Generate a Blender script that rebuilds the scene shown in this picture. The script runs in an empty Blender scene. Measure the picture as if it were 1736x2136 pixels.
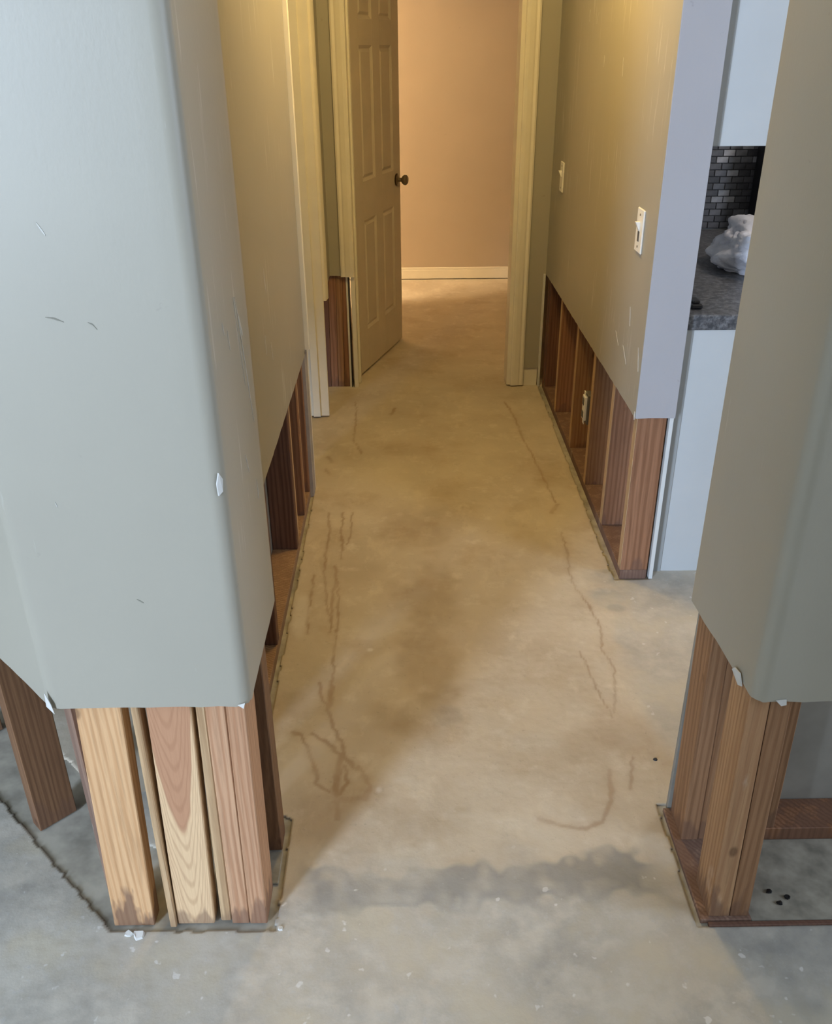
import bpy, bmesh, math, random
import numpy as np
from mathutils import Matrix, Vector
random.seed(7)
S = bpy.context.scene
C = S.collection

# ------------------------------------------------------------------ camera
H = 1.6
cam_d = bpy.data.cameras.new('camera'); cam = bpy.data.objects.new('camera', cam_d); C.objects.link(cam)
cam_d.sensor_fit = 'VERTICAL'; cam_d.sensor_height = 24.0; cam_d.lens = 24.0 * 1860.0 / 2136.0
cam_d.clip_start = 0.02; cam_d.clip_end = 60
Rm = [[0.999900638870685, -0.01174710156068523, 0.007792174980017066],
      [-0.01236790389399778, -0.4658432577221571, 0.8847808170321488],
      [-0.006763677939190475, -0.8847892770822502, -0.46594225803312156]]
cam.matrix_world = Matrix(((Rm[0][0], -Rm[0][1], -Rm[0][2], 0.0),
                           (Rm[1][0], -Rm[1][1], -Rm[1][2], 0.0),
                           (Rm[2][0], -Rm[2][1], -Rm[2][2], H), (0, 0, 0, 1)))
S.camera = cam
# ------------------------------------------------------------------ world, daylight, exposure
S.view_settings.view_transform = 'Standard'; S.view_settings.look = 'None'
S.view_settings.gamma = 1.0; S.view_settings.use_curve_mapping = False
S.view_settings.exposure = 0.0
w = bpy.data.worlds.new('world'); S.world = w; w.use_nodes = True
w.node_tree.nodes['Background'].inputs[0].default_value = (0.72, 0.84, 1.0, 1)
w.node_tree.nodes['Background'].inputs[1].default_value = 0.9

def area(name, loc, target, sx, sy, power, col):
    l = bpy.data.lights.new(name, 'AREA'); l.shape = 'RECTANGLE'; l.size = sx; l.size_y = sy
    l.energy = power; l.color = col
    o = bpy.data.objects.new(name, l); C.objects.link(o); o.location = loc
    o.rotation_euler = (Vector(target) - Vector(loc)).to_track_quat('-Z', 'Y').to_euler()
    return o
# daylight in unseen window openings of the front room, the side one added as fill
area('daylight_front_window', (-3.40, -4.15, 2.10), (-3.40, 0, 1.5), 0.85, 3.0, 620, (0.61, 0.76, 1.0))
area('fill_side_window', (3.55, .2, 1.55), (0, .2, 1.55), 1.5, 1.2, 72, (0.66, 0.79, 1.0))

# ------------------------------------------------------------------ material helpers
def lin(c):
    c = c / 255.0
    return c / 12.92 if c <= 0.04045 else ((c + 0.055) / 1.055) ** 2.4
def rgb(r, g, b): return (lin(r), lin(g), lin(b), 1.0)

class NT:
    def __init__(s, name):
        s.m = bpy.data.materials.new(name); s.m.use_nodes = True
        s.t = s.m.node_tree; s.b = s.t.nodes['Principled BSDF']
    def n(s, typ, **kw):
        nd = s.t.nodes.new(typ)
        for k, v in kw.items():
            if k.startswith('i_'): nd.inputs[k[2:].replace('_', ' ')].default_value = v
            else: setattr(nd, k, v)
        return nd
    def l(s, a, b): s.t.links.new(a, b)
    def coord(s, scale=(1, 1, 1), rnd=False):
        tc = s.n('ShaderNodeTexCoord'); mp = s.n('ShaderNodeMapping'); mp.inputs['Scale'].default_value = scale
        s.l(tc.outputs['Object'], mp.inputs['Vector'])
        if rnd:
            oi = s.n('ShaderNodeObjectInfo')
            cb = s.n('ShaderNodeCombineXYZ')
            for k, f in enumerate((13.1, 7.7, 5.3)):
                mm = s.n('ShaderNodeMath', operation='MULTIPLY'); mm.inputs[1].default_value = f
                s.l(oi.outputs['Random'], mm.inputs[0]); s.l(mm.outputs[0], cb.inputs[k])
            s.l(cb.outputs[0], mp.inputs['Location'])
        return mp.outputs[0]
    def noise(s, vec, scale, detail=4, rough=0.55, dist=0.0):
        nd = s.n('ShaderNodeTexNoise'); nd.inputs['Scale'].default_value = scale
        nd.inputs['Detail'].default_value = detail; nd.inputs['Roughness'].default_value = rough
        nd.inputs['Distortion'].default_value = dist
        s.l(vec, nd.inputs['Vector']); return nd.outputs['Fac']
    def ramp(s, fac, stops):
        r = s.n('ShaderNodeValToRGB'); e = r.color_ramp.elements
        e[0].position, e[0].color = stops[0]; e[1].position, e[1].color = stops[-1]
        for p, c in stops[1:-1]:
            x = e.new(p); x.color = c
        s.l(fac, r.inputs[0]); return r.outputs[0]
    def fr(s, fac, a, b, lo=0.0, hi=1.0):
        m = s.n('ShaderNodeMapRange'); m.inputs[1].default_value = a; m.inputs[2].default_value = b
        m.inputs[3].default_value = lo; m.inputs[4].default_value = hi
        s.l(fac, m.inputs[0]); return m.outputs[0]
    def mul(s, a, b):
        m = s.n('ShaderNodeMath', operation='MULTIPLY')
        for k, v in enumerate((a, b)):
            if isinstance(v, (int, float)): m.inputs[k].default_value = v
            else: s.l(v, m.inputs[k])
        return m.outputs[0]
    def mix(s, fac, a, b):
        m = s.n('ShaderNodeMix', data_type='RGBA')
        for k, v in ((0, fac), (6, a), (7, b)):
            if isinstance(v, (int, float, tuple)): m.inputs[k].default_value = v
            else: s.l(v, m.inputs[k])
        return m.outputs[2]
    def bump(s, h, strength, dist=0.002):
        b = s.n('ShaderNodeBump'); b.inputs['Strength'].default_value = strength; b.inputs['Distance'].default_value = dist
        s.l(h, b.inputs['Height']); s.l(b.outputs[0], s.b.inputs['Normal'])
    def out(s, col, rough=0.6, spec=0.4):
        if isinstance(col, tuple): s.b.inputs['Base Color'].default_value = col
        else: s.l(col, s.b.inputs['Base Color'])
        s.b.inputs['Roughness'].default_value = rough; s.b.inputs['Specular IOR Level'].default_value = spec
        return s.m

def m_plain(name, col, rough=0.5, var=0.06, scale=6.0, spec=0.4, bump=0.05, bscale=90):
    n = NT(name); v = n.coord()
    f = n.noise(v, scale, 3)
    c2 = tuple(x * (1 - var * 2.2) for x in col[:3]) + (1,)
    c = n.mix(n.fr(f, 0.35, 0.7), col, c2)
    n.bump(n.noise(v, bscale, 2), bump, 0.001)
    return n.out(c, rough, spec)

def m_paint(name, col, scuff=0.5, rough=0.42, thr=0.66):
    n = NT(name); v = n.coord()
    f = n.noise(v, 2.2, 3)
    c = n.mix(n.fr(f, 0.3, 0.75), col, tuple(x * 0.93 for x in col[:3]) + (1,))
    vs = n.coord((34, 34, 2.3))
    s1 = n.fr(n.noise(vs, 1.6, 5, 0.62), thr, thr + 0.06)
    msk = n.fr(n.noise(v, 3.1, 2), 0.50, 0.62)
    c = n.mix(n.mul(n.mul(s1, msk), scuff), c, rgb(214, 214, 208))
    vd = n.coord((20, 20, 26))
    s2 = n.mul(n.fr(n.noise(vd, 1.1, 3, 0.6), 0.73, 0.78), 0.16)
    c = n.mix(s2, c, rgb(70, 66, 58))
    vb = n.coord((1, 1, 0.45))
    n.bump(n.noise(vb, 190, 2), 0.10, 0.0012)
    return n.out(c, rough, 0.35)

def m_wood(name, light, dark, ring=1.0, dirty=0.6, pale=None):
    n = NT(name); v = n.coord((1, 1, 0.055), True)
    warp = n.noise(v, 9, 3, 0.5)
    wv = n.n('ShaderNodeTexWave', wave_type='RINGS', rings_direction='Z')
    wv.inputs['Scale'].default_value = 34 * ring; wv.inputs['Distortion'].default_value = 5.0
    wv.inputs['Detail'].default_value = 3; wv.inputs['Detail Scale'].default_value = 1.3
    n.l(v, wv.inputs['Vector'])
    fine = n.noise(n.coord((1, 1, 0.03), True), 260, 3, 0.6)
    c = n.mix(n.mul(n.fr(wv.outputs['Fac'], 0.3, 0.95), 0.7), light, dark)
    c = n.mix(n.mul(n.fr(warp, 0.40, 0.68), 0.55), c, dark)
    c = n.mix(n.mul(n.fr(fine, 0.45, 0.75), 0.42), c, tuple(x * 0.5 for x in dark[:3]) + (1,))
    if pale:
        pv = n.noise(n.coord((1, 1, 0.35), True), 14, 4, 0.6)
        c = n.mix(n.mul(n.fr(pv, 0.60, 0.68), 0.5), c, pale)
    # water staining that creeps up from the slab with a ragged edge
    tc = n.n('ShaderNodeTexCoord'); sx = n.n('ShaderNodeSeparateXYZ'); n.l(tc.outputs['Object'], sx.inputs[0])
    jit = n.fr(n.noise(n.coord((1, 1, 0.25), True), 30, 3), 0.3, 0.7, -0.05, 0.07)
    ad = n.n('ShaderNodeMath', operation='ADD'); n.l(sx.outputs[2], ad.inputs[0]); n.l(jit, ad.inputs[1])
    st = n.fr(ad.outputs[0], 0.075, 0.045)
    c = n.mix(n.mul(st, dirty), c, rgb(104, 78, 66))
    kn = n.n('ShaderNodeTexVoronoi'); kn.inputs['Scale'].default_value = 7.0
    n.l(n.coord((1, 1, 0.6), True), kn.inputs['Vector'])
    c = n.mix(n.mul(n.fr(kn.outputs['Distance'], 0.075, 0.04), 0.55), c, rgb(70, 44, 30))
    n.bump(fine, 0.25, 0.001)
    return n.out(c, 0.62, 0.25)

def m_floor(name):
    n = NT(name); v = n.coord()
    big = n.noise(v, 2.6, 4, 0.55); mid = n.noise(v, 11, 5, 0.65); fine = n.noise(v, 75, 4, 0.65)
    beige = rgb(199, 187, 167); beige2 = rgb(180, 167, 147); pale = rgb(214, 205, 189)
    grey = rgb(188, 182, 170); grey2 = rgb(158, 154, 146)
    c = n.mix(n.fr(big, 0.35, 0.68), beige, beige2)
    c = n.mix(n.mul(n.fr(mid, 0.55, 0.72), 0.55), c, pale)
    c = n.mix(n.mul(n.fr(n.noise(v, 4.3, 5, .6), .52, .70), .5), c, rgb(162, 142, 114))
    c = n.mix(n.mul(n.fr(n.noise(n.coord((1.6, .7, 1)), 7.0, 5, .65), .56, .66), .35), c, rgb(210, 198, 176))
    g = n.mix(n.fr(mid, 0.38, 0.66), grey, grey2)
    g = n.mix(n.mul(n.fr(fine, 0.60, 0.70), 0.45), g, rgb(200, 200, 198))
    def at(nm):
        a = n.n('ShaderNodeAttribute'); a.attribute_name = nm; return a.outputs['Fac']
    g = n.mix(n.mul(n.fr(n.noise(v, 5.5, 4, .6), .50, .62), .6), g, rgb(196, 186, 164))
    c = n.mix(at('grey'), c, g)
    c = n.mix(n.mul(at('shade_smudge'), 0.6), c, rgb(150, 130, 102))
    c = n.mix(n.mul(at('dark'), 0.8), c, rgb(136, 135, 131))
    c = n.mix(n.mul(at('stain'), 0.5), c, rgb(134, 100, 66))
    c = n.mix(n.mul(at('white'), 0.8), c, rgb(226, 222, 214))
    c = n.mix(n.mul(at('edge'), 0.3), c, rgb(104, 98, 90))
    c = n.mix(n.mul(n.fr(fine, 0.62, 0.74), 0.22), c, rgb(112, 102, 90))
    sp = n.noise(v, 38, 2, 0.5)
    c = n.mix(n.mul(n.mul(n.fr(sp, 0.70, 0.74), at('grey')), 0.6), c, rgb(222, 220, 216))
    n.bump(fine, 0.30, 0.002)
    return n.out(c, 0.72, 0.3)

PAINT = rgb(162, 157, 143)
M = {}
M['paint'] = m_paint('sage_wall_paint', PAINT, 0.35, thr=0.68)
M['paint_scuffed'] = m_paint('scuffed_wall_paint', PAINT, 0.42, thr=0.59)
M['paint_end_daylit'] = m_paint('daylit_wall_paint', rgb(168, 166, 168), 0.0)  # same wall paint, cool daylight on the end face put into its colour
M['paint_far'] = m_paint('back_room_paint', rgb(182, 166, 146), 0.1)
M['gypsum'] = m_plain('gypsum_edge', rgb(206, 204, 198), 0.9, 0.06, 30)
M['grey_board'] = m_plain('grey_board_edge', rgb(168, 160, 152), 0.85, 0.08, 20)
M['scrape'] = m_plain('scraped_paint', rgb(196, 194, 186), 0.8, 0.08, 40)
M['scuff_dark'] = m_plain('dark_scuff', rgb(136, 133, 120), 0.8, 0.08, 40)
M['backpaper'] = m_plain('drywall_back_paper', rgb(150, 146, 136), 0.9, 0.10, 9)
M['trim'] = m_plain('cream_trim_paint', rgb(226, 218, 200), 0.38, 0.03, 8, 0.45)
M['door'] = m_plain('cream_door_paint', rgb(204, 192, 172), 0.42, 0.03, 8, 0.45)
M['ceiling'] = m_plain('ceiling_paint', rgb(225, 222, 214), 0.9, 0.02, 8)
M['white_wall'] = m_plain('white_kitchen_paint', rgb(206, 208, 206), 0.6, 0.03, 5)
M['strip_grey'] = m_plain('grey_strip_paint', rgb(150, 152, 150), 0.5, 0.03, 5)  # plain grey for the narrow strips at the cabinet ends
M['cabinet'] = m_plain('white_cabinet_lacquer', rgb(184, 187, 187), 0.4, 0.02, 5)
def m_flatsawn(name, sap, heart, ln):
    n = NT(name); tc = n.n('ShaderNodeTexCoord'); sp = n.n('ShaderNodeSeparateXYZ'); n.l(tc.outputs['Generated'], sp.inputs[0])
    def math2(op, a, b):
        m = n.n('ShaderNodeMath', operation=op)
        for k, v in enumerate((a, b)):
            if isinstance(v, (int, float)): m.inputs[k].default_value = v
            else: n.l(v, m.inputs[k])
        return m.outputs[0]
    wob = n.fr(n.noise(n.coord((1, 1, .12)), 22, 3), .3, .7, -.05, .05)
    u = math2('ADD', math2('ADD', math2('SUBTRACT', sp.outputs[0], .47), math2('MULTIPLY', math2('SUBTRACT', sp.outputs[2], .5), -.17)), wob)
    f = math2('SUBTRACT', sp.outputs[2], math2('MULTIPLY', math2('MULTIPLY', u, u), 2.7))
    hm = n.fr(f, .40, .45)
    c = n.mix(hm, sap, heart)
    band = math2('SINE', math2('MULTIPLY', f, 75), 0)
    c = n.mix(n.mul(n.fr(band, .1, .95), .30), c, ln)
    fine = n.noise(n.coord((1, 1, .03)), 260, 3, .6)
    c = n.mix(n.mul(n.fr(fine, .45, .75), .22), c, ln)
    g = n.noise(n.coord((1, 1, .3)), 34, 3)
    base = n.mul(n.fr(math2('ADD', sp.outputs[2], n.fr(g, .3, .7, -.04, .06)), .07, .03), .55)
    c = n.mix(base, c, rgb(104, 78, 66))
    n.bump(fine, .25, .001)
    return n.out(c, .62, .25)
M['wood_heart'] = m_flatsawn('fir_heartwood', rgb(214, 182, 142), rgb(180, 136, 104), rgb(146, 102, 74))
M['wood_orange'] = m_wood('fir_orange', rgb(214, 174, 130), rgb(188, 142, 98), 0.9, 0.75)
M['wood_pale'] = m_wood('fir_pale_heart', rgb(212, 178, 142), rgb(172, 126, 98), 0.7, 0.3, rgb(226, 194, 150))
M['wood_pink'] = m_wood('fir_pink', rgb(198, 158, 124), rgb(166, 120, 88), 1.1, 0.6)
M['wood_ply'] = m_wood('fir_strip', rgb(198, 168, 130), rgb(164, 130, 94), 1.5, 0.35)
M['wood_brown'] = m_wood('fir_brown', rgb(160, 122, 90), rgb(130, 94, 66), 0.8, 0.5)
M['wood_red'] = m_wood('fir_red', rgb(152, 110, 82), rgb(120, 82, 57), 0.8, 0.55)
M['wood_dark'] = m_wood('fir_dark', rgb(118, 84, 68), rgb(88, 60, 48), 0.9, 0.5)
M['wood_tan'] = m_wood('fir_tan', rgb(184, 146, 108), rgb(152, 112, 80), 0.8, 0.6, rgb(196, 172, 148))
M['wood_shaded'] = m_wood('fir_shaded', rgb(132, 98, 70), rgb(104, 74, 52), 0.8, 0.3)  # darker fir copy, shade on the left studs put into its colour
M['wood_plate'] = m_wood('sill_plate', rgb(176, 146, 116), rgb(136, 104, 82), 1.0, 0.25)
M['wood_dirty'] = m_wood('grimy_plate', rgb(150, 122, 104), rgb(110, 86, 74), 1.0, 0.6, rgb(190, 184, 176))
M['floor'] = m_floor('bare_concrete')
M['slab'] = m_plain('bare_slab', rgb(180, 174, 160), 0.8, 0.2, 14, 0.2, 0.3, 60)
M['mortar'] = m_plain('mortar', rgb(160, 154, 140), 0.9, 0.2, 22, 0.2, 0.4, 60)
M['brass'] = m_plain('dark_bronze', rgb(74, 62, 48), 0.3); M['brass'].node_tree.nodes['Principled BSDF'].inputs['Metallic'].default_value = 0.85
M['nickel'] = m_plain('satin_nickel', rgb(150, 138, 118), 0.3); M['nickel'].node_tree.nodes['Principled BSDF'].inputs['Metallic'].default_value = 0.9
M['plastic'] = m_plain('white_plastic', rgb(236, 232, 222), 0.35, 0.02)
M['black'] = m_plain('black_plastic', rgb(30, 30, 32), 0.35, 0.05)
M['device'] = m_plain('grey_device', rgb(96, 92, 88), 0.5, 0.1)
def m_granite():
    n = NT('dark_granite'); v = n.coord()
    a = n.noise(v, 60, 4, 0.7); b = n.noise(v, 14, 3)
    c = n.mix(n.fr(a, 0.42, 0.68), rgb(62, 63, 66), rgb(120, 120, 122)); c = n.mix(n.mul(n.fr(b, .5, .7), .5), c, rgb(60, 56, 54))
    return n.out(c, 0.38, 0.5)
M['granite'] = m_granite()
for i, c in enumerate((rgb(98, 98, 102), rgb(122, 122, 126), rgb(82, 82, 86), rgb(170, 170, 174))):
    M['tile%d' % i] = m_plain('slate_tile_%s' % 'abcd'[i], c, 0.3, 0.15, 30)
M['grout'] = m_plain('dark_grout', rgb(78, 78, 80), 0.9)
def m_bag():
    n = NT('white_plastic_film'); v = n.coord()
    c = n.mix(n.fr(n.noise(v, 12, 4), 0.4, 0.7), rgb(222, 222, 230), rgb(242, 242, 246))
    n.b.inputs['Transmission Weight'].default_value = 0.15
    n.bump(n.noise(v, 26, 5, 0.6), 0.5, 0.01)
    return n.out(c, 0.28, 0.5)
M['bag'] = m_bag()
def m_emit(name, col, s):
    n = NT(name); n.b.inputs['Emission Color'].default_value = col; n.b.inputs['Emission Strength'].default_value = s
    return n.out(col, 0.4)
M['lamp_glass'] = m_emit('lit_lamp_glass', (1.0, 0.72, 0.40, 1), 4.0)

# ------------------------------------------------------------------ mesh helpers
def link(name, me, mat, parent=None):
    o = bpy.data.objects.new(name, me); C.objects.link(o)
    if mat is not None and not me.materials: me.materials.append(M[mat] if isinstance(mat, str) else mat)
    if parent is not None: o.parent = parent
    return o
def pd(name, verts, faces, mat, parent=None, smooth=None):
    me = bpy.data.meshes.new(name); me.from_pydata(verts, [], faces); me.update()
    if smooth is not None:
        for p in me.polygons: p.use_smooth = True
        me.set_sharp_from_angle(angle=math.radians(smooth))
    return link(name, me, mat, parent)
def bmo(name, bm, mat, parent=None, smooth=None):
    bmesh.ops.recalc_face_normals(bm, faces=bm.faces)
    me = bpy.data.meshes.new(name); bm.to_mesh(me); bm.free()
    if smooth is not None:
        for p in me.polygons: p.use_smooth = True
        me.set_sharp_from_angle(angle=math.radians(smooth))
    return link(name, me, mat, parent)
def hexa(bm, base, top, z0, z1, bev=0.0):
    vs = [bm.verts.new((x, y, z0)) for x, y in base] + [bm.verts.new((x, y, z1)) for x, y in top]
    fs = [(3, 2, 1, 0), (4, 5, 6, 7), (0, 1, 5, 4), (1, 2, 6, 5), (2, 3, 7, 6), (3, 0, 4, 7)]
    nf = [bm.faces.new([vs[i] for i in f]) for f in fs]
    if bev:
        es = list({e for f in nf for e in f.edges})
        bmesh.ops.bevel(bm, geom=es, offset=bev, segments=1, affect='EDGES')
def rect(x0, x1, y0, y1): return [(x0, y0), (x1, y0), (x1, y1), (x0, y1)]
def box(name, x0, x1, y0, y1, z0, z1, mat, parent=None, bev=0.0015):
    bm = bmesh.new(); hexa(bm, rect(x0, x1, y0, y1), rect(x0, x1, y0, y1), z0, z1, bev)
    return bmo(name, bm, mat, parent)
def addbox(bm, x0, x1, y0, y1, z0, z1, bev=0.0):
    hexa(bm, rect(x0, x1, y0, y1), rect(x0, x1, y0, y1), z0, z1, bev)
def stud(xb, xt, yb, z0, z1, mat, parent, yt=None, name='stud'):
    yt = yt or yb
    bm = bmesh.new(); hexa(bm, rect(xb[0], xb[1], yb[0], yb[1]), rect(xt[0], xt[1], yt[0], yt[1]), z0, z1, 0.0018)
    return bmo(name, bm, mat, parent)
def struct(o): o['kind'] = 'structure'; return o
def tag(o, label, cat, group=None):
    o['label'] = label; o['category'] = cat
    if group: o['group'] = group
    return o
def empty(name, loc=(0, 0, 0), rz=0.0):
    o = bpy.data.objects.new(name, None); C.objects.link(o); o.location = loc; o.rotation_euler = (0, 0, rz)
    o.empty_display_size = 0.05; return o
def revolve(bm, prof, n=20, mtx=Matrix.Identity(4)):
    rings = []
    for r, z in prof:
        rings.append([bm.verts.new(mtx @ Vector((r * math.cos(2 * math.pi * k / n), r * math.sin(2 * math.pi * k / n), z))) for k in range(n)])
    for a, b in zip(rings, rings[1:]):
        for k in range(n): bm.faces.new((a[k], a[(k + 1) % n], b[(k + 1) % n], b[k]))
    bm.faces.new(rings[0][::-1]); bm.faces.new(rings[-1])

def wrap(name, pts, radii, z0, z1, mat, parent=None, t=0.0127, jit=0.0016):
    """gypsum board following a plan line, rounded at its corners, left side of the line is inside the wall"""
    P = [Vector((x, y)) for x, y in pts]; L = []; Nn = []
    def nrm(d): return Vector((-d.y, d.x))
    def seg(a, b):
        n = max(1, int((b - a).length / 0.03)); d = (b - a).normalized()
        for k in range(n + 1):
            L.append(a + (b - a) * k / n); Nn.append(nrm(d))
    prev = P[0]
    for i in range(1, len(P)):
        if i == len(P) - 1:
            seg(prev, P[i]); break
        d0 = (P[i] - P[i - 1]).normalized(); d1 = (P[i + 1] - P[i]).normalized()
        ang = d0.angle_signed(d1) * -1
        r = radii[i - 1]
        if r > 0:
            cut = r * abs(math.tan(ang / 2)); a = P[i] - d0 * cut; b = P[i] + d1 * cut
            seg(prev, a); sgn = 1 if ang > 0 else -1
            cen = a + nrm(d0) * r * sgn; k = 8
            for j in range(1, k):
                th = ang * j / k
                nv = Vector((nrm(d0).x * math.cos(th) - nrm(d0).y * math.sin(th), nrm(d0).x * math.sin(th) + nrm(d0).y * math.cos(th)))
                L.append(cen - nv * r * sgn); Nn.append(nv)
            prev = b
        else:
            seg(prev, P[i]); mt = (nrm(d0) + nrm(d1)); mt = mt / mt.length / max(0.3, math.cos(ang / 2))
            Nn[-1] = mt; prev = P[i]
    Q = [L[0]]; N2 = [Nn[0]]
    for p, n in zip(L[1:], Nn[1:]):
        if (p - Q[-1]).length > 1e-5: Q.append(p); N2.append(n)
    V = []; F = []; n = len(Q)
    rr = random.Random(sum(map(ord, name)) & 255)
    for p, nn in zip(Q, N2):
        q = p + nn * t; zj = z0 + rr.uniform(-jit, jit)
        V += [(p.x, p.y, zj), (p.x, p.y, z1), (q.x, q.y, z1), (q.x, q.y, zj + rr.uniform(-jit, jit))]
    for i in range(n - 1):
        a, b = 4 * i, 4 * i + 4
        F += [(a, b, b + 1, a + 1), (a + 1, b + 1, b + 2, a + 2), (a + 2, b + 2, b + 3, a + 3), (a + 3, b + 3, b, a)]
    e = 4 * (n - 1)
    F += [(0, 1, 2, 3), (e + 3, e + 2, e + 1, e)]
    return pd(name, V, F, mat, parent, smooth=35)

ZC = 0.585; ZT = 2.44; ZF = 3.8
# ------------------------------------------------------------------ floor
floor = struct(box('floor', -6.05, 3.65, -4.25, 7.0, -0.12, 0.0, 'slab', bev=0))
rs = np.random.RandomState(3)
def vnoise(x, y, f, seed):
    r = np.random.RandomState(seed); T = r.rand(64, 64)
    u = x * f; v = y * f; i = np.floor(u).astype(int); j = np.floor(v).astype(int); a = u - i; b = v - j
    a = a * a * (3 - 2 * a); b = b * b * (3 - 2 * b)
    g = lambda p, q: T[p % 64, q % 64]
    return (g(i, j) * (1 - a) + g(i + 1, j) * a) * (1 - b) + (g(i, j + 1) * (1 - a) + g(i + 1, j + 1) * a) * b
def inpoly(x, y, poly):
    c = np.zeros(x.shape, bool); n = len(poly)
    for k in range(n):
        (x1, y1), (x2, y2) = poly[k], poly[(k + 1) % n]
        if y1 == y2: continue
        t = ((y1 > y) != (y2 > y)) & (x < (x2 - x1) * (y - y1) / (y2 - y1) + x1)
        c ^= t
    return c
STAINS = [
(0.0045, [(-0.312, 3.034), (-0.294, 2.878), (-0.297, 2.747), (-0.292, 2.601), (-0.28, 2.488), (-0.262, 2.362), (-0.249, 2.312), (-0.247, 2.245)]),
(0.005, [(-0.253, 3.033), (-0.249, 2.877), (-0.239, 2.745), (-0.239, 2.683)]),
(0.006, [(-0.257, 2.635), (-0.248, 2.554), (-0.252, 2.466), (-0.249, 2.382), (-0.25, 2.321)]),
(0.004, [(-0.243, 2.554), (-0.23, 2.402), (-0.226, 2.225), (-0.228, 2.171), (-0.224, 2.084), (-0.225, 2.01)]),
(0.009, [(-0.225, 2.01), (-0.219, 1.932), (-0.228, 1.888)]),
(0.006, [(-0.228, 1.888), (-0.201, 1.809), (-0.176, 1.741), (-0.169, 1.702)]),
(0.006, [(-0.257, 2.003), (-0.248, 1.948), (-0.229, 1.895)]),
(0.007, [(-0.309, 1.801), (-0.286, 1.783), (-0.26, 1.73), (-0.244, 1.678), (-0.234, 1.617), (-0.202, 1.593)]),
(0.007, [(-0.261, 1.796), (-0.209, 1.748), (-0.183, 1.715), (-0.15, 1.683), (-0.122, 1.651), (-0.102, 1.603)]),
(0.01, [(-0.179, 1.715), (-0.184, 1.652), (-0.184, 1.593), (-0.186, 1.558)]),
(0.006, [(-0.168, 1.677), (-0.16, 1.616), (-0.175, 1.581)]),
(0.01, [(-0.102, 1.603), (-0.118, 1.568), (-0.152, 1.563), (-0.182, 1.564), (-0.174, 1.503)]),
(0.004, [(-0.219, 3.032), (-0.215, 2.89), (-0.225, 2.783)]),
(0.005, [(-0.323, 2.578), (-0.322, 2.425), (-0.325, 2.343), (-0.316, 2.246)]),
(0.006, [(0.485, 4.202), (0.509, 4.031), (0.518, 3.846), (0.523, 3.722)]),
(0.004, [(0.523, 3.722), (0.543, 3.514), (0.563, 3.265), (0.571, 3.096)]),
(0.011, [(0.577, 3.078), (0.546, 3.009)]),
(0.004, [(0.559, 2.86), (0.557, 2.708), (0.542, 2.568), (0.547, 2.476), (0.571, 2.377), (0.586, 2.25), (0.568, 2.143), (0.584, 2.053), (0.547, 1.863)]),
(0.003, [(0.501, 2.134), (0.513, 1.997), (0.537, 1.83)]),
(0.007, [(0.488, 1.646), (0.474, 1.549), (0.436, 1.486), (0.383, 1.462), (0.332, 1.475), (0.296, 1.495)]),
(0.005, [(0.555, 1.688), (0.526, 1.582)]),
(0.005, [(-0.262, 4.225), (-0.249, 4.053), (-0.249, 3.744), (-0.204, 3.579)]),
(0.008, [(-0.081, 4.048), (-0.061, 4.132)]),
(0.01, [(-0.35, 3.56), (-0.33, 3.50)]), (0.01, [(-0.35, 3.42), (-0.33, 3.38)]),
]
def seg_dist(x, y, pts):
    d = np.full(x.shape, 9.0)
    for (x1, y1), (x2, y2) in zip(pts, pts[1:]):
        dx, dy = x2 - x1, y2 - y1; t = np.clip(((x - x1) * dx + (y - y1) * dy) / (dx * dx + dy * dy), 0, 1)
        d = np.minimum(d, np.hypot(x - x1 - t * dx, y - y1 - t * dy))
    return d
def sstep(e0, e1, v):
    t = np.clip((v - e0) / (e1 - e0), 0, 1); return t * t * (3 - 2 * t)
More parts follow.
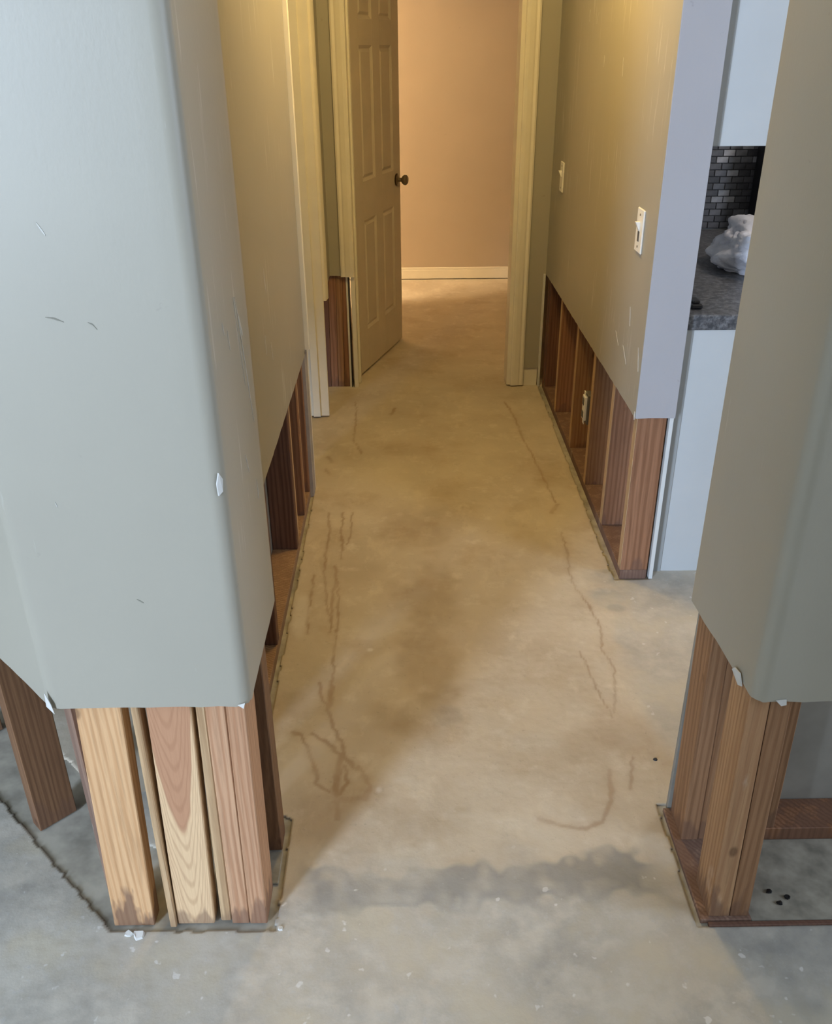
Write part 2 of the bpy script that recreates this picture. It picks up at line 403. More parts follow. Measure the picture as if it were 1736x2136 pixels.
def make_skim():
    xs = np.arange(-1.15, 1.1501, 0.005)
    ys = np.concatenate([np.arange(0.85, 2.2, 0.005), np.arange(2.2, 3.3, 0.008), np.arange(3.3, 6.845, 0.018)])
    X, Y = np.meshgrid(xs, ys); nx, ny = len(xs), len(ys)
    jx = X + (vnoise(X, Y, 40, 1) - .5) * .006 + (vnoise(X, Y, 90, 2) - .5) * .004
    jy = Y + (vnoise(X, Y, 40, 4) - .5) * .006 + (vnoise(X, Y, 90, 5) - .5) * .004
    foot = [[(-3.4, 2.19), (-1.6, 2.19), (-.612, 1.218), (-.285, 1.214), (-.283, 1.50), (-.379, 1.56), (-.383, 3.24), (-.52, 3.24), (-.52, 1.36), (-1.65, 2.48), (-3.4, 2.5)],
            [(.685, 2.53), (.805, 2.53), (.805, 4.43), (.685, 4.43)],
            [(.579, 1.208), (1.2, 1.208), (1.2, 1.53), (.579, 1.53)]]
    hole = np.zeros(X.shape, bool)
    for p in foot: hole |= inpoly(jx, jy, p)
    Z = .0045 + (vnoise(X, Y, 14, 7) - .5) * .0015 + (vnoise(X, Y, 60, 8) - .5) * .0010
    A = {}
    wx = X + (vnoise(X, Y, 55, 11) - .5) * .009; wy = Y + (vnoise(X, Y, 55, 12) - .5) * .009
    st = np.zeros(X.shape)
    for wd, pts in STAINS:
        px = [p[0] for p in pts]; py = [p[1] for p in pts]; mg = .06
        i0, i1 = np.searchsorted(xs, (min(px) - mg, max(px) + mg)); j0, j1 = np.searchsorted(ys, (min(py) - mg, max(py) + mg))
        d = seg_dist(wx[j0:j1, i0:i1], wy[j0:j1, i0:i1], pts)
        amp = .45 + .8 * vnoise(X[j0:j1, i0:i1], Y[j0:j1, i0:i1], 18, 13)
        v = np.clip((1 - sstep(wd * .35, wd * 1.3, d)) * amp, 0, 1) * .8 + .22 * (1 - sstep(0, wd * 4, d))
        st[j0:j1, i0:i1] = np.maximum(st[j0:j1, i0:i1], v)
    nz = vnoise(X, Y, 9, 21); n2 = vnoise(X, Y, 32, 22); n3 = vnoise(X, Y, 3.5, 23)
    def blob(cx, cy, rx, ry, k=.5):
        return np.clip(1 - sstep(.5, 1.15, np.hypot((X - cx) / rx, (Y - cy) / ry) + (nz - .5) * k + (n2 - .5) * k * .6), 0, 1)
    st = np.maximum(st, .35 * blob(-.2, 1.52, .10, .10)); st = np.maximum(st, .30 * blob(.56, 1.78, .09, .15))
    A['stain'] = st
    A['shade_smudge'] = np.maximum.reduce([.7 * blob(.065, 2.45, .10, .32, .6), .75 * blob(.05, 2.10, .10, .25, .6), .6 * blob(.02, 2.85, .13, .13, .6), .5 * blob(-.04, 1.86, .09, .09, .6), .45 * blob(.46, 1.72, .10, .09), .3 * blob(-.35, 3.85, .06, .20)])  # soft shadow smudge painted on the hall floor, with smaller brown blotches
    fr = sstep(1.44, 1.22, Y + (nz - .5) * .16 + (n2 - .5) * .06)
    lf = sstep(-.28, -.42, X - .0 + (nz - .5) * .2) * (Y < 1.6)
    kit = sstep(.60, .70, X + (nz - .5) * .1) * (Y < 2.6) * (Y > 1.5)
    tri = sstep(0, .03, (X - .597) - (1.19 - Y) * .55 + (n2 - .5) * .02) * (Y < 1.24)
    bei = blob(.25, 1.10, .35, .12, .9) * .35
    A['grey'] = np.clip(np.maximum.reduce([fr - bei * .5, lf, kit * .8, tri, .9 * blob(.64, 2.42, .06, .06), .8 * blob(.66, 2.2, .05, .12)]) + (n3 - .5) * .2, 0, 1)
    band = (1 - sstep(.035, .06, np.abs(Y - 1.315 - (nz - .5) * .05 - X * .04) + (n2 - .5) * .05)) * sstep(-.27, -.2, X) * sstep(.56, .50, X)
    A['dark'] = np.clip(np.maximum.reduce([band * np.clip(.25 + 1.2 * n2 * nz * 2, 0, .95), .6 * tri * n2, .5 * blob(-1.0, 1.2, .2, .25), .45 * blob(.655, 2.36, .03, .02), .25 * blob(.09, 1.85, .05, .05)]), 0, 1)
    A['white'] = np.clip(np.maximum.reduce([.7 * blob(-.12, 2.153, .011, .011, 1.6), .6 * blob(-.08, 1.594, .012, .02, 1.6), .45 * blob(-.345, 2.35, .03, .12) ]), 0, 1)
    ed = np.zeros(X.shape)
    for p in foot:
        d = seg_dist(jx, jy, p + p[:1]); ed = np.maximum(ed, (1 - sstep(.0, .013, d)) * (.35 + .65 * nz))
    A['edge'] = ed
    keepv = ~hole
    keepf = keepv[:-1, :-1] & keepv[1:, :-1] & keepv[:-1, 1:] & keepv[1:, 1:]
    idx = np.arange(nx * ny).reshape(ny, nx)
    q = np.stack([idx[:-1, :-1], idx[:-1, 1:], idx[1:, 1:], idx[1:, :-1]], -1)[keepf]
    # skirts along the ragged border
    E = np.concatenate([q[:, [0, 1]], q[:, [1, 2]], q[:, [2, 3]], q[:, [3, 0]]])
    key = np.minimum(E[:, 0], E[:, 1]).astype(np.int64) * (nx * ny) + np.maximum(E[:, 0], E[:, 1])
    u, inv, cnt = np.unique(key, return_inverse=True, return_counts=True)
    B = E[cnt[inv] == 1]
    used = np.unique(q); mp = np.full(nx * ny, -1); mp[used] = np.arange(len(used))
    bv = np.unique(B); mb = np.full(nx * ny, -1); mb[bv] = np.arange(len(bv)) + len(used)
    co = np.stack([X.ravel(), Y.ravel(), Z.ravel()], -1)
    top = co[used]; low = co[bv].copy(); low[:, 2] = 0.0
    V = np.concatenate([top, low]); F = np.concatenate([mp[q], np.stack([mp[B[:, 1]], mp[B[:, 0]], mb[B[:, 0]], mb[B[:, 1]]], -1)])
    me = bpy.data.meshes.new('skim_coat')
    me.vertices.add(len(V)); me.vertices.foreach_set('co', V.ravel().astype(np.float32))
    me.loops.add(F.size); me.loops.foreach_set('vertex_index', F.ravel().astype(np.int32))
    me.polygons.add(len(F)); me.polygons.foreach_set('loop_start', (np.arange(len(F)) * 4).astype(np.int32))
    me.update(calc_edges=True); me.validate()
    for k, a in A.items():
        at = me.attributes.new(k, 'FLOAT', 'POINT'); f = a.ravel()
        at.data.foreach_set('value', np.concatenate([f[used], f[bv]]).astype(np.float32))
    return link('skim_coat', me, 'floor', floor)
make_skim()['label'] = 'worn beige mortar skim left on the slab'

# ------------------------------------------------------------------ ceiling and outer shell
struct(box('ceiling', -6.05, 3.65, 1.335, 7.0, ZT, ZT + 0.1, 'ceiling', bev=0))
struct(box('ceiling_front', -6.05, 3.65, -4.25, 1.34, ZF, ZF + 0.1, 'ceiling', bev=0))
struct(box('wall_upper', -6.0, 3.6, 1.2, 1.335, ZT, ZF, 'paint', bev=0))
def frame_wall(name, horiz, fixed, a0, a1, wa0, wa1, wz0, wz1, mat, win):
    """outer wall with a window opening and its frame"""
    bm = bmesh.new(); f0, f1 = fixed
    def bx(b, p0, p1, z0, z1):
        addbox(b, p0, p1, f0, f1, z0, z1) if horiz else addbox(b, f0, f1, p0, p1, z0, z1)
    bx(bm, a0, wa0, 0, ZF); bx(bm, wa1, a1, 0, ZF); bx(bm, wa0, wa1, 0, wz0); bx(bm, wa0, wa1, wz1, ZF)
    struct(bmo(name, bm, mat))
    root = struct(empty(win, ((wa0 + wa1) / 2, (f0 + f1) / 2, wz0) if horiz else ((f0 + f1) / 2, (wa0 + wa1) / 2, wz0)))
    off = Vector(root.location)
    m = (f0 + f1) / 2
    def part(nm, p0, p1, z0, z1):
        b = bmesh.new()
        addbox(b, p0, p1, m - .03, m + .03, z0, z1) if horiz else addbox(b, m - .03, m + .03, p0, p1, z0, z1)
        for v in b.verts: v.co -= off
        bmo(nm, b, 'trim', root)
    part('window_frame', wa0, wa0 + .05, wz0, wz1); part('window_frame', wa1 - .05, wa1, wz0, wz1)
    part('window_sill', wa0 + .05, wa1 - .05, wz0, wz0 + .05); part('window_head', wa0 + .05, wa1 - .05, wz1 - .05, wz1)
frame_wall('wall_front', True, (-4.25, -4.2), -6.05, 3.65, -3.9, -2.9, .50, 3.70, 'paint', 'unseen_window_1')  # unseen window, made tall so its daylight falls steeply on the floor
frame_wall('wall_right', False, (3.60, 3.65), -4.2, 7.0, -.60, 1.0, .90, 2.20, 'white_wall', 'added_window_2')  # unseen side window added to light the hall wall end
struct(box('wall_light_blocker', -1.15, 3.6, -1.10, -1.00, 0, ZF, 'paint', bev=0))  # unseen wall added to keep window light off the right wall end
struct(box('wall_left', -6.05, -6.0, -4.2, 7.0, 0, ZF, 'paint', bev=0))

# ------------------------------------------------------------------ left wall end with the angled wall
WL = struct(wrap('wall_front_left', [(-6.0, 2.191), (-1.6, 2.191), (-.622, 1.213), (-.279, 1.213), (-.279, 1.547), (-.377, 1.547)],
                 [.02, .035, .024, .003], ZC, ZT, 'paint'))
WL.data.materials.append(M['paint_scuffed'])
for p in WL.data.polygons:
    if p.center.x > -.2797 and abs(p.normal.x) > .9: p.material_index = 1
WL['label'] = 'grey-green wall end at left, cut open above the floor'
c45 = math.sqrt(.5)
def dstud(x, y, wd, dp, mat, name='stud', z0=0.004):
    a = (x, y); b = (x + dp * c45, y + dp * c45); c = (b[0] - wd * c45, b[1] + wd * c45); d = (x - wd * c45, y + wd * c45)
    bm = bmesh.new(); hexa(bm, [a, b, c, d], [a, b, c, d], z0, ZC + .03, .0018); return bmo(name, bm, mat, WL)
stud((-.613, -.530), (-.588, -.507), (1.2275, 1.265), .004, ZC + .03, 'wood_orange', WL)
stud((-.484, -.408), (-.465, -.386), (1.230, 1.268), .004, ZC + .03, 'wood_heart', WL)
stud((-.372, -.3365), (-.362, -.3265), (1.229, 1.318), .004, ZC + .03, 'wood_pink', WL)
stud((-.3355, -.300), (-.3255, -.2915), (1.228, 1.317), .004, ZC + .03, 'wood_pink', WL)
stud((-.497, -.484), (-.490, -.478), (1.222, 1.262), .004, ZC + .03, 'wood_ply', WL, name='wood_strip')
stud((-.396, -.375), (-.380, -.364), (1.236, 1.320), .004, ZC + .03, 'wood_ply', WL, name='wood_strip')
stud((-.381, -.292), (-.374, -.285), (1.415, 1.470), .004, ZC + .03, 'wood_shaded', WL, (1.37, 1.425))
dstud(-.606, 1.243, .030, .07, 'wood_dirty')
dstud(-.853, 1.478, .038, .089, 'wood_shaded')
dstud(-1.140, 1.765, .038, .089, 'wood_shaded')
box('mortar_bed', -.345, -.290, 1.325, 1.41, 0, .006, 'mortar', WL)
box('sill_plate', -.475, -.393, 1.56, 1.62, 0, .036, 'wood_plate', WL)
# loose torn paper where the board was cut
def flake(name, pts, parent, th=.0012, d=(0, -1, 0)):
    dv = Vector(d) * th; n = len(pts); V = [tuple(p) for p in pts] + [tuple(Vector(p) + dv) for p in pts]
    F = [tuple(range(n)), tuple(range(2 * n - 1, n - 1, -1))] + [(i, i + n, (i + 1) % n + n, (i + 1) % n) for i in range(n)]
    return pd(name, V, F, 'gypsum', parent)
flake('torn_paper', [(-.630, 1.214, .590), (-.616, 1.208, .578), (-.618, 1.207, .600), (-.627, 1.212, .622)], WL)
flake('torn_paper', [(-.300, 1.211, .590), (-.290, 1.211, .582), (-.287, 1.211, .594)], WL)
flake('paint_chip', [(-.2905, 1.2155, .992), (-.2845, 1.2195, .998), (-.283, 1.2215, 1.018), (-.287, 1.2165, 1.030), (-.291, 1.2145, 1.012)], WL, .003, (.7, -.7, 0))

def scratch(pos, axis, out, pts, wd, mat, parent):
    V = []; F = []; n = len(pts); rr = random.Random(n + int(pts[0][1] * 1000))
    for lay in (0, 1):
        for i, (a, z) in enumerate(pts):
            h = wd * (.25 + .75 * math.sin(math.pi * (i + .35) / (n - .3))) * rr.uniform(.7, 1.2) / 2
            q = pos + out * (.0007 if lay else -.0005)
            for e in (-h, h): V.append((q, a + e, z) if axis == 'x' else (a, q, z + e))
    o = 2 * n
    for i in range(n - 1):
        a = 2 * i
        F += [(o + a, o + a + 1, o + a + 3, o + a + 2), (a, a + 2, o + a + 2, o + a), (a + 1, o + a + 1, o + a + 3, a + 3)]
    F += [(0, o, o + 1, 1), (o - 2, o - 1, 2 * o - 1, 2 * o - 2)]
    bm = bmesh.new(); vs = [bm.verts.new(v) for v in V]
    for f in F: bm.faces.new([vs[i] for i in f])
    return bmo('scratch', bm, mat, parent)
def fill(pts, k=3):
    o = []
    for p, q in zip(pts, pts[1:]): o += [(p[0] + (q[0] - p[0]) * t / k, p[1] + (q[1] - p[1]) * t / k) for t in range(k)]
    return o + [pts[-1]]
for wd, pts in ((.004, [(1.44, 1.238), (1.454, 1.207), (1.468, 1.149), (1.481, 1.103), (1.495, 1.045), (1.509, .994)]), (.003, [(1.326, 1.227), (1.334, 1.206)]), (.007, [(1.46, 1.201), (1.481, 1.162)]),
                (.003, [(1.359, 1.206), (1.365, 1.173)]), (.003, [(1.399, .977), (1.417, .936)]), (.003, [(1.477, .894), (1.481, .852)]), (.002, [(1.43, 1.24), (1.452, 1.13), (1.462, 1.08)])):
    scratch(-.279, 'x', 1, fill(pts), wd, 'scrape', WL)
for pts in ([(-.496, 1.27), (-.484, 1.268), (-.472, 1.263)], [(-.439, 1.262), (-.433, 1.259), (-.428, 1.252)], [(-.441, .808), (-.431, .801)]):
    scratch(1.213, 'y', -1, fill(pts), .0022, 'scuff_dark', WL)
for pts in ([(-.483, 1.395), (-.474, 1.379)], [(-.538, .985), (-.536, .977)]):
    scratch(1.213, 'y', -1, fill(pts), .004, 'scrape', WL)
# ------------------------------------------------------------------ hall left wall
HL = struct(wrap('wall_hall_left', [(-.377, 1.549), (-.377, 3.19)], [], ZC, ZT, 'paint_scuffed'))
for y, m in ((2.14, 'wood_dark'), (2.70, 'wood_dark'), (2.952, 'wood_red'), (3.15, 'wood_red')):
    stud((-.478, -.3905), (-.478, -.3905), (y, y + .038), .036, ZC + .02, m, HL)
stud((-.470, -.3925), (-.470, -.3925), (2.74, 2.776), .036, ZC + .02, 'wood_ply', HL)
stud((-.470, -.3925), (-.470, -.3925), (2.992, 3.02), .036, ZC + .02, 'wood_ply', HL)
box('sill_plate', -.478, -.391, 1.64, 3.235, 0, .036, 'wood_plate', HL)
box('far_board', -.491, -.4785, 1.60, 3.24, 0, ZT, 'backpaper', HL)
box('board_strip', -.398, -.377, 3.175, 3.245, 0, .60, 'grey_board', HL)
for pts in ([(2.382, 1.076), (2.396, 1.009)], [(2.318, .914), (2.314, .863)], [(2.405, .868), (2.422, .814)]):
    scratch(-.377, 'x', 1, fill(pts), .008, 'scrape', HL)
# doorway on the left: near casing, far jamb and casing
def casing(name, ax, a0, a1, b0, b1, z0, z1, parent=None):
    """moulded door casing: ax='x' stands proud along x (runs in y), ax='y' proud towards -y (runs in x)"""
    prof = [(0, 0), (0, .55), (.12, .75), (.30, .62), (.42, .80), (.72, 1.0), (.92, 1.0), (1, .85), (1, 0)]
    V = []
    for z in (z0, z1):
        for u, h in prof:
            if ax == 'x': V.append((b0 + (b1 - b0) * h, a0 + (a1 - a0) * u, z))
            else: V.append((a0 + (a1 - a0) * u, b0 + (b1 - b0) * h, z))
    n = len(prof)
    F = [(i, (i + 1) % n, (i + 1) % n + n, i + n) for i in range(n)] + [tuple(range(n))[::-1], tuple(range(n, 2 * n))]
    bm = bmesh.new(); vs = [bm.verts.new(v) for v in V]
    for f in F: bm.faces.new([vs[i] for i in f])
    return bmo(name, bm, 'trim', parent)
T1 = struct(empty('trim_1', (0, 0, 0)))
casing('casing', 'x', 3.255, 3.192, -.377, -.360, .60, 2.11, T1)
box('jamb', -.491, -.377, 3.25, 3.27, 0, 2.06, 'trim', T1)
T2 = struct(empty('trim_2', (0, 0, 0)))
box('jamb', -.495, -.377, 4.020, 4.040, .012, 2.06, 'trim', T2)
box('door_stop', -.452, -.418, 4.008, 4.020, .012, 2.05, 'trim', T2)
casing('casing', 'x', 4.030, 4.092, -.377, -.358, .565, 2.11, T2)
box('head_jamb', -.491, -.377, 3.25, 4.04, 2.06, 2.08, 'trim', T2)
box('header', -.491, -.377, 3.20, 4.09, 2.08, ZT, 'paint', HL, 0)

# ------------------------------------------------------------------ wall across the end of the hall
WE = struct(wrap('wall_hall_end', [(-.377, 4.09), (-.377, 4.436), (-.318, 4.436)], [0], ZC, ZT, 'paint'))
pr = wrap('board_panel', [(.600, 4.436), (.690, 4.436)], [], .100, ZT, 'paint', WE)
box('base_block', .604, .676, 4.444, 4.500, 0, .100, 'trim', WE)
box('board_edge_or_gap', .677, .689, 4.424, 4.4355, .004, ZC, 'gypsum', WE)
for k, (a, b, m) in enumerate(((-.438, -.400, 'wood_dark'), (-.399, -.362, 'wood_red'), (-.361, -.330, 'wood_brown'), (-.329, -.3005, 'wood_red'))):
    stud((a, b), (a + .012, b + .012), (4.452, 4.540), .004, ZC + .02, m, WE)
box('header', -.318, .600, 4.449, 4.555, 2.09, ZT, 'paint', WE, 0)
for x0, x1 in ((-2.4, -.44), (.69, 1.7)):
    box('room_side', x0, x1, 4.556, 4.566, 0, ZT, 'paint_far', WE, 0)
T3 = struct(empty('trim_3', (0, 0, 0)))
casing('casing', 'y', -.322, -.256, 4.436, 4.418, ZC - .004, 2.15, T3)
box('shim', -.3005, -.290, 4.446, 4.54, .004, ZC, 'trim', T3, .0008)
box('jamb', -.276, -.255, 4.436, 4.562, .004, 2.06, 'trim', T3)
box('door_stop', -.255, -.244, 4.50, 4.535, .006, 2.05, 'trim', T3)
box('board_edge_or_gap', -.2895, -.2865, 4.44, 4.55, .004, ZC, 'black', T3, .0004)  # black strip painted in for the shade of the gap beside the jamb
T4 = struct(empty('trim_4', (0, 0, 0)))
casing('casing', 'y', .602, .536, 4.436, 4.418, .012, 2.15, T4)
box('jamb', .516, .537, 4.432, 4.562, .012, 2.06, 'trim', T4)
box('head_jamb', -.255, .516, 4.436, 4.562, 2.06, 2.08, 'trim', T4)

# ------------------------------------------------------------------ six-panel door, standing open into the back room
D = struct(empty('door_1', (-.246, 4.606, 0.0), math.radians(72.0)))
D['label'] = 'cream six-panel door standing open into the back room'
DW, DT = .705, .035
def dpart(name, bm, mat): return bmo(name, bm, mat, D, 40)
bm = bmesh.new()
Z0, Z1 = .018, 2.04
cols = [(0, .115), (.300, .405), (.590, DW)]
for a, b in cols: addbox(bm, a, b, 0, DT, Z0, Z1, .001)
rows = [(Z0, .235), (.800, .985), (1.590, 1.700), (1.930, Z1)]
for z0, z1 in rows:
    for a, b in ((.115, .300), (.405, .590)): addbox(bm, a, b, 0, DT, z0, z1)
addbox(bm, .115, .300, .010, DT - .010, .235, 1.93); addbox(bm, .405, .590, .010, DT - .010, .235, 1.93)
dpart('slab', bm, 'door')
def raised(x0, x1, z0, z1):
    bm = bmesh.new(); g = .0; i1 = .014; i2 = .030
    def ring(i, y): return [bm.verts.new((x, y, z)) for x, z in ((x0 + i, z0 + i), (x1 - i, z0 + i), (x1 - i, z1 - i), (x0 + i, z1 - i))]
    R = [ring(0, .001), ring(i1, .0095), ring(i1 + .004, .0095), ring(i2, .003)]
    for a, b in zip(R, R[1:]):
        for k in range(4): bm.faces.new((a[k], a[(k + 1) % 4], b[(k + 1) % 4], b[k]))
    bm.faces.new(R[-1]); back = ring(0, .012)
    for k in range(4): bm.faces.new((R[0][k], back[k], back[(k + 1) % 4], R[0][(k + 1) % 4]))
    bm.faces.new(back[::-1])
    bmo('panel', bm, 'door', D)
for x0, x1 in ((.115, .300), (.405, .590)):
    for z0, z1 in ((.235, .80), (.985, 1.59), (1.70, 1.93)): raised(x0, x1, z0, z1)
rot = Matrix.Rotation(math.radians(90), 4, 'X')
bm = bmesh.new(); revolve(bm, [(.030, 0), (.031, .004), (.026, .009), (.012, .012), (.011, .030), (.020, .036), (.027, .046), (.027, .056), (.020, .064), (.006, .066)], 24, Matrix.Translation((.640, 0, .930)) @ rot)
k = dpart('knob', bm, 'nickel'); k['label'] = 'metal door knob'
bm = bmesh.new(); revolve(bm, [(.033, 0), (.033, .004), (.028, .007)], 24, Matrix.Translation((.640, 0, .930)) @ rot); dpart('rosette', bm, 'brass')
for z in (.25, 1.03, 1.80):
    bm = bmesh.new(); addbox(bm, -.0015, .0, .004, .032, z - .045, z + .045); revolve(bm, [(.006, z - .045), (.006, z + .045)], 10, Matrix.Translation((-.006, .036, 0)))
    h = dpart('hinge', bm, 'brass')

# ------------------------------------------------------------------ back room
struct(box('wall_back', -2.4, 1.7, 6.84, 6.95, 0, ZT, 'paint_far', bev=0))
bb = bmesh.new(); addbox(bb, -2.4, 1.7, 6.826, 6.84, .008, .075, .002); addbox(bb, -2.4, 1.7, 6.831, 6.84, .075, .092, .002)
struct(bmo('baseboard_back', bb, 'trim'))
struct(box('wall_back_right', 1.7, 1.8, 4.56, 6.95, 0, ZT, 'paint_far', bev=0))
struct(box('wall_back_left', -2.5, -2.4, 4.56, 6.95, 0, ZT, 'paint_far', bev=0))
struct(box('wall_light_cutoff', -.95, -.85, 4.57, 5.83, 0, ZT, 'paint_far', bev=0))  # unseen wall stub added to cut the back room lamp's light on the floor

# ------------------------------------------------------------------ hall right wall
HR = struct(wrap('wall_hall_right', [(.690, 4.436), (.690, 2.520), (.812, 2.520)], [0.003], ZC, ZT, 'paint_scuffed'))
for y, m in ((2.535, 'wood_red'), (2.850, 'wood_red'), (3.185, 'wood_brown'), (3.550, 'wood_brown'), (3.975, 'wood_red'), (4.33, 'wood_dark'), (4.385, 'wood_dark')):
    stud((.703, .792), (.703, .792), (y, y + .038), .036, ZC + .02, m, HR)
    if y < 4.3: box('stud_edge', .7015, .7028, y + .001, y + .037, .037, ZC + .01, 'wood_ply', HR, 0)
stud((.715, .760), (.715, .760), (3.595, 3.62), .036, ZC + .02, 'wood_dark', HR, name='wood_strip')
box('sill_plate', .703, .792, 2.536, 4.43, 0, .036, 'wood_dirty', HR)
box('kitchen_board', .7995, .812, 2.530, 5.2, .004, ZC, 'white_wall', HR, .0008)
box('kitchen_board', .7995, .812, 2.534, 5.2, ZC, ZT, 'white_wall', HR, .0008)
flake('torn_paper', [(.6885, 2.530, .588), (.6885, 2.522, .580), (.6885, 2.521, .602), (.6885, 2.527, .606)], HR, .0015, (-1, 0, 0))

for pts in ([(2.574, .79), (2.549, .724)], [(2.76, .74), (2.699, .697)], [(2.876, .753), (2.823, .72)], [(2.721, .874), (2.702, .819)], [(3.133, 1.554), (3.121, 1.50)],
            [(3.428, 1.557), (3.427, 1.52)], [(3.719, 1.307), (3.741, 1.263)], [(3.76, 1.703), (3.762, 1.664)], [(3.591, 1.69), (3.618, 1.654)]):
    scratch(.690, 'x', -1, fill(pts), .009, 'scrape', HR)
HR.data.materials.append(M['paint_end_daylit'])
for p in HR.data.polygons:
    if p.normal.y < -.5: p.material_index = 1
# ------------------------------------------------------------------ right wall end
WR = struct(wrap('wall_front_right', [(1.5, 1.530), (.577, 1.530), (.578, 1.480), (.594, 1.205), (1.5, 1.205)], [.004, 0, .026], ZC, ZT, 'paint'))
WR['label'] = 'grey-green wall end at right with a rounded corner, cut open above the floor'
box('rear_board', .597, 1.5, 1.5175, 1.530, .004, ZC, 'backpaper', WR, .0008)
stud((.602, .6395), (.590, .6275), (1.420, 1.509), .012, ZC + .02, 'wood_brown', WR)
stud((.6405, .678), (.6285, .666), (1.422, 1.511), .012, ZC + .02, 'wood_brown', WR)
stud((.603, .646), (.5935, .630), (1.2222, 1.311), .012, ZC + .02, 'wood_tan', WR)
stud((.6475, .685), (.632, .669), (1.2222, 1.311), .012, ZC + .02, 'wood_brown', WR)
stud((.772, .810), (.762, .800), (1.430, 1.512), .036, ZC + .02, 'wood_brown', WR)
box('sill_plate', .6785, 1.5, 1.428, 1.5165, 0, .036, 'wood_red', WR)
box('sill_plate', .586, .690, 1.2150, 1.5165, 0, .012, 'wood_dirty', WR)
box('board_edge_or_gap', .600, 1.5, 1.2035, 1.2140, .0, .009, 'wood_dark', WR)
box('mortar_bed', .692, 1.5, 1.219, 1.427, 0, .003, 'mortar', WR)
flake('torn_paper', [(.5835, 1.290, .592), (.587, 1.262, .578), (.5885, 1.250, .584), (.5865, 1.262, .604), (.5835, 1.280, .603)], WR, .002, (-1, 0, 0))
flake('torn_paper', [(.630, 1.204, .590), (.641, 1.204, .578), (.650, 1.204, .580), (.648, 1.204, .592)], WR, .0015)

# ------------------------------------------------------------------ kitchen behind the right wall
KE = struct(box('wall_kitchen', .812, 3.6, 3.920, 4.02, 0, ZT, 'white_wall', bev=0))
box('grout_bed', .813, 1.75, 3.914, 3.920, .889, 1.40, 'grout', KE, 0)
tw, th = .050, .026
tm = []
for i in range(4):
    bm = bmesh.new(); addbox(bm, 0, tw - .003, 0, .007, 0, th - .003, .0012); me = bpy.data.meshes.new('tile'); bm.to_mesh(me); bm.free(); me.materials.append(M['tile%d' % i]); tm.append(me)
rt = random.Random(5)
for r in range(18):
    for c in range(13):
        o = bpy.data.objects.new('tile', tm[rt.choice((0, 0, 0, 1, 1, 2, 2, 3))]); C.objects.link(o); o.parent = KE
        o.location = (.985 + c * tw + (tw / 2 if r % 2 else 0), 3.9085, .892 + r * th)
B = tag(empty('base_cabinet', (.813, 2.58, 0)), 'white base cabinet end panel under the dark granite counter', 'cabinet')
box('body', 0, .58, .018, 1.325, 0, .842, 'cabinet', B); box('end_panel', 0, .60, 0, .018, .003, .842, 'cabinet', B)
box('grey_strip', 0, .038, -.004, 0, .003, .842, 'strip_grey', B)
for y0 in (.03, .46, .89):
    d = box('cabinet_door', .580, .600, y0, y0 + .41, .12, .83, 'cabinet', B); box('handle', .600, .622, y0 + .05, y0 + .062, .62, .76, 'nickel', d)
U = tag(empty('upper_cabinet', (.813, 2.58, 1.347)), 'white wall cabinet hanging above the dark backsplash', 'cabinet')
box('body', 0, .315, .018, 1.320, 0, .86, 'cabinet', U); box('end_panel', 0, .335, 0, .018, -.001, .86, 'cabinet', U)
box('grey_strip', 0, .036, -.004, 0, 0, .86, 'strip_grey', U)
for y0 in (.03, .46, .89):
    d = box('cabinet_door', .315, .335, y0, y0 + .41, .01, .85, 'cabinet', U); box('handle', .335, .357, y0 + .05, y0 + .062, .06, .20, 'nickel', d)
bm = bmesh.new(); addbox(bm, .813, 1.75, 2.566, 3.906, .8425, .888, .004)
tag(bmo('countertop', bm, 'granite'), 'dark speckled granite countertop on the white base cabinet', 'countertop')
bm = bmesh.new(); addbox(bm, .850, .885, 2.628, 2.690, .888, .903, .004); addbox(bm, .857, .878, 2.637, 2.682, .903, .912, .003)
tag(bmo('black_clip', bm, 'black'), 'small black object on the front corner of the granite counter', 'clip')
A = tag(empty('appliance', (1.535, 3.72, .888)), 'tall black appliance at the back of the granite counter', 'appliance')
box('body', -.10, .12, .02, .16, .03, .42, 'black', A, .008); box('base', -.11, .13, -.06, .17, 0, .03, 'black', A, .006); box('head', -.105, .125, -.05, .165, .42, .47, 'black', A, .008)
def blobmesh(name, cx, cy, cz, sx, sy, sz, seed, mat, flat):
    from mathutils import noise
    bm = bmesh.new(); bmesh.ops.create_icosphere(bm, subdivisions=5, radius=1.0)
    for v in bm.verts:
        d = v.co.normalized(); o = Vector((seed, seed * 2.3, 1.7))
        f = 1 + .30 * noise.noise(d * 1.7 + o) + .22 * abs(noise.noise(d * 3.9 + o)) + .10 * abs(noise.noise(d * 9 + o))
        p = Vector((d.x * sx, d.y * sy, d.z * sz)) * f
        if p.z < -flat: p.z = -flat + (p.z + flat) * .02
        v.co = p + Vector((cx, cy, cz))
    zmin = min(v.co.z for v in bm.verts)
    for v in bm.verts: v.co.z -= zmin - cz
    return bmo(name, bm, mat, None, 60)
tag(blobmesh('plastic_bag', 1.27, 3.16, .8885, .17, .20, .105, 4.2, 'bag', .06), 'crumpled white plastic bag lying on the granite counter', 'bag')

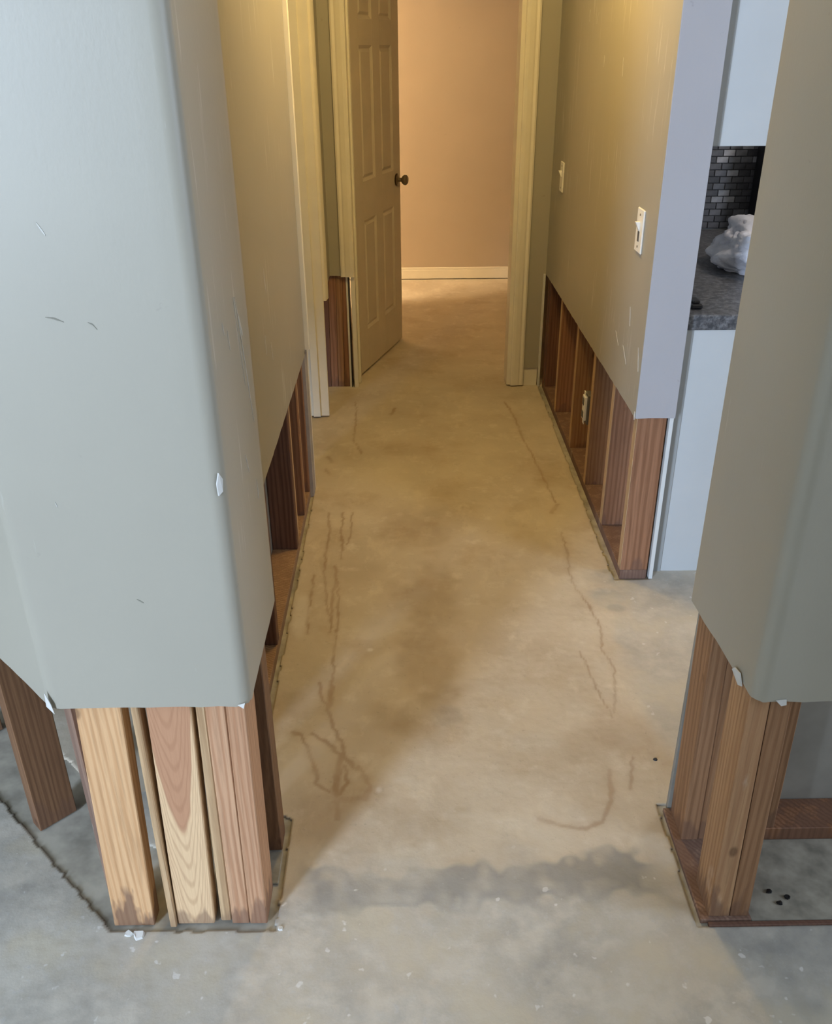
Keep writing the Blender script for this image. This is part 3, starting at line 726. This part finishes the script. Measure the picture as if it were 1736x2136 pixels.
# ------------------------------------------------------------------ switches and outlet
def switch(loc, label, gap):
    s = tag(empty('light_switch', loc), label, 'light switch', 'switches on the right hall wall')
    bm = bmesh.new(); addbox(bm, -.006, 0, -.038, .038, -.062, .062, .0025); bmo('plate', bm, 'plastic', s)
    bm = bmesh.new(); hexa(bm, [(-.008, -.008), (-.006, -.008), (-.006, .008), (-.008, .008)], [(-.020, -.006), (-.006, -.006), (-.006, .006), (-.020, .006)], .0, .026, .001); bmo('toggle', bm, 'plastic', s)
    if gap:
        box('slot', -.0075, -.006, -.008, .008, -.030, -.002, 'device', s, .0003)
    for z in (-.045, .045):
        bm = bmesh.new(); revolve(bm, [(.0035, 0), (.0035, .0015)], 10, Matrix.Translation((-.006, 0, z)) @ Matrix.Rotation(math.radians(-90), 4, 'Y')); bmo('screw', bm, 'nickel', s)
    return s
switch((.690, 2.690, 1.107), 'white wall switch near the outer corner, above the open studs', True)
switch((.690, 4.130, 1.075), 'white wall switch deep in the hall, close to the back door casing', False)
O = tag(empty('outlet_box', (.690, 3.262, .335)), 'white outlet in a wall box screwed to an open stud', 'outlet')
box('box', .004, .060, -.037, .026, -.060, .060, 'device', O, .002)
box('receptacle', -.006, .008, -.020, .020, -.050, .050, 'plastic', O, .003)
for z in (-.026, .026): box('socket_face', -.0085, -.006, -.014, .014, z - .013, z + .013, 'device', O, .001)
box('mounting_ear', -.003, .000, -.012, .012, .050, .066, 'plastic', O, .0006); box('mounting_ear', -.003, .000, -.012, .012, -.066, -.050, 'plastic', O, .0006)

# ------------------------------------------------------------------ unseen ceiling lamps, the kitchen one added as fill
def unseen_ceiling_lamp(loc, label, power, col, rad):
    t = tag(empty('unseen_ceiling_lamp', loc), label, 'lamp')
    bm = bmesh.new(); revolve(bm, [(.17, -.028), (.175, -.02), (.175, 0.0)], 32); bmo('base', bm, 'nickel', t, 40)
    bm = bmesh.new(); revolve(bm, [(.02, -.090), (.07, -.082), (.12, -.062), (.155, -.030), (.160, -.026)], 32); bmo('glass_dome', bm, 'lamp_glass', t, 60)
    l = bpy.data.lights.new('lamp_bulb', 'POINT'); l.energy = power; l.color = col; l.shadow_soft_size = rad
    o = bpy.data.objects.new('lamp_bulb', l); C.objects.link(o); o.location = (loc[0], loc[1], loc[2] - .16)
    return t
unseen_ceiling_lamp((.16, 2.95, ZT), 'unseen round ceiling lamp with a glowing glass dome in the hall', 42, (1.0, .715, .265), .10)
unseen_ceiling_lamp((1.95, 2.95, ZT), 'round ceiling lamp added to brighten the kitchen', 26, (1.0, .92, .88), .12)  # unseen lamp added to brighten the counter and bag
unseen_ceiling_lamp((-1.9, 5.45, ZT), 'unseen round ceiling lamp in the left part of the back room', 360, (1.0, .75, .44), .12)

# ------------------------------------------------------------------ loose bits on the floor
def chip(x, y, s, mat, label, cat, seed, grp=None):
    r = random.Random(seed); bm = bmesh.new(); n = 7
    base = [(s * (.7 + .5 * r.random()) * math.cos(6.283 * k / n), s * (.6 + .5 * r.random()) * math.sin(6.283 * k / n)) for k in range(n)]
    lo = [bm.verts.new((x + a, y + b, .0048)) for a, b in base]; hi = [bm.verts.new((x + a * .8, y + b * .8, .0048 + s * (.3 + .35 * r.random()))) for a, b in base]
    bm.faces.new(lo[::-1]); bm.faces.new(hi)
    for k in range(n): bm.faces.new((lo[k], lo[(k + 1) % n], hi[(k + 1) % n], hi[k]))
    o = bmo('plaster_chip' if mat == 'gypsum' else 'debris_crumb', bm, mat); tag(o, label, cat, grp); return o
chip(-.556, 1.203, .014, 'gypsum', 'white plaster chip in front of the orange stud at the left wall end', 'plaster chip', 1)
chip(-.578, 1.207, .009, 'gypsum', 'smaller white plaster crumb beside the chip under the orange stud', 'plaster chip', 2)
chip(-.272, 1.215, .007, 'gypsum', 'white plaster crumb at the right foot of the left wall end', 'plaster chip', 3)
chip(.611, 1.681, .006, 'black', 'black crumb on the floor near the right wall end', 'debris', 4)
chip(.752, 1.286, .007, 'black', 'dark crumb inside the opened right wall, nearest the studs', 'debris', 5)
chip(.785, 1.272, .007, 'black', 'dark crumb inside the opened right wall, farthest from the studs', 'debris', 6)
chip(.765, 1.258, .007, 'black', 'dark crumb inside the opened right wall, closest to the front edge', 'debris', 8)
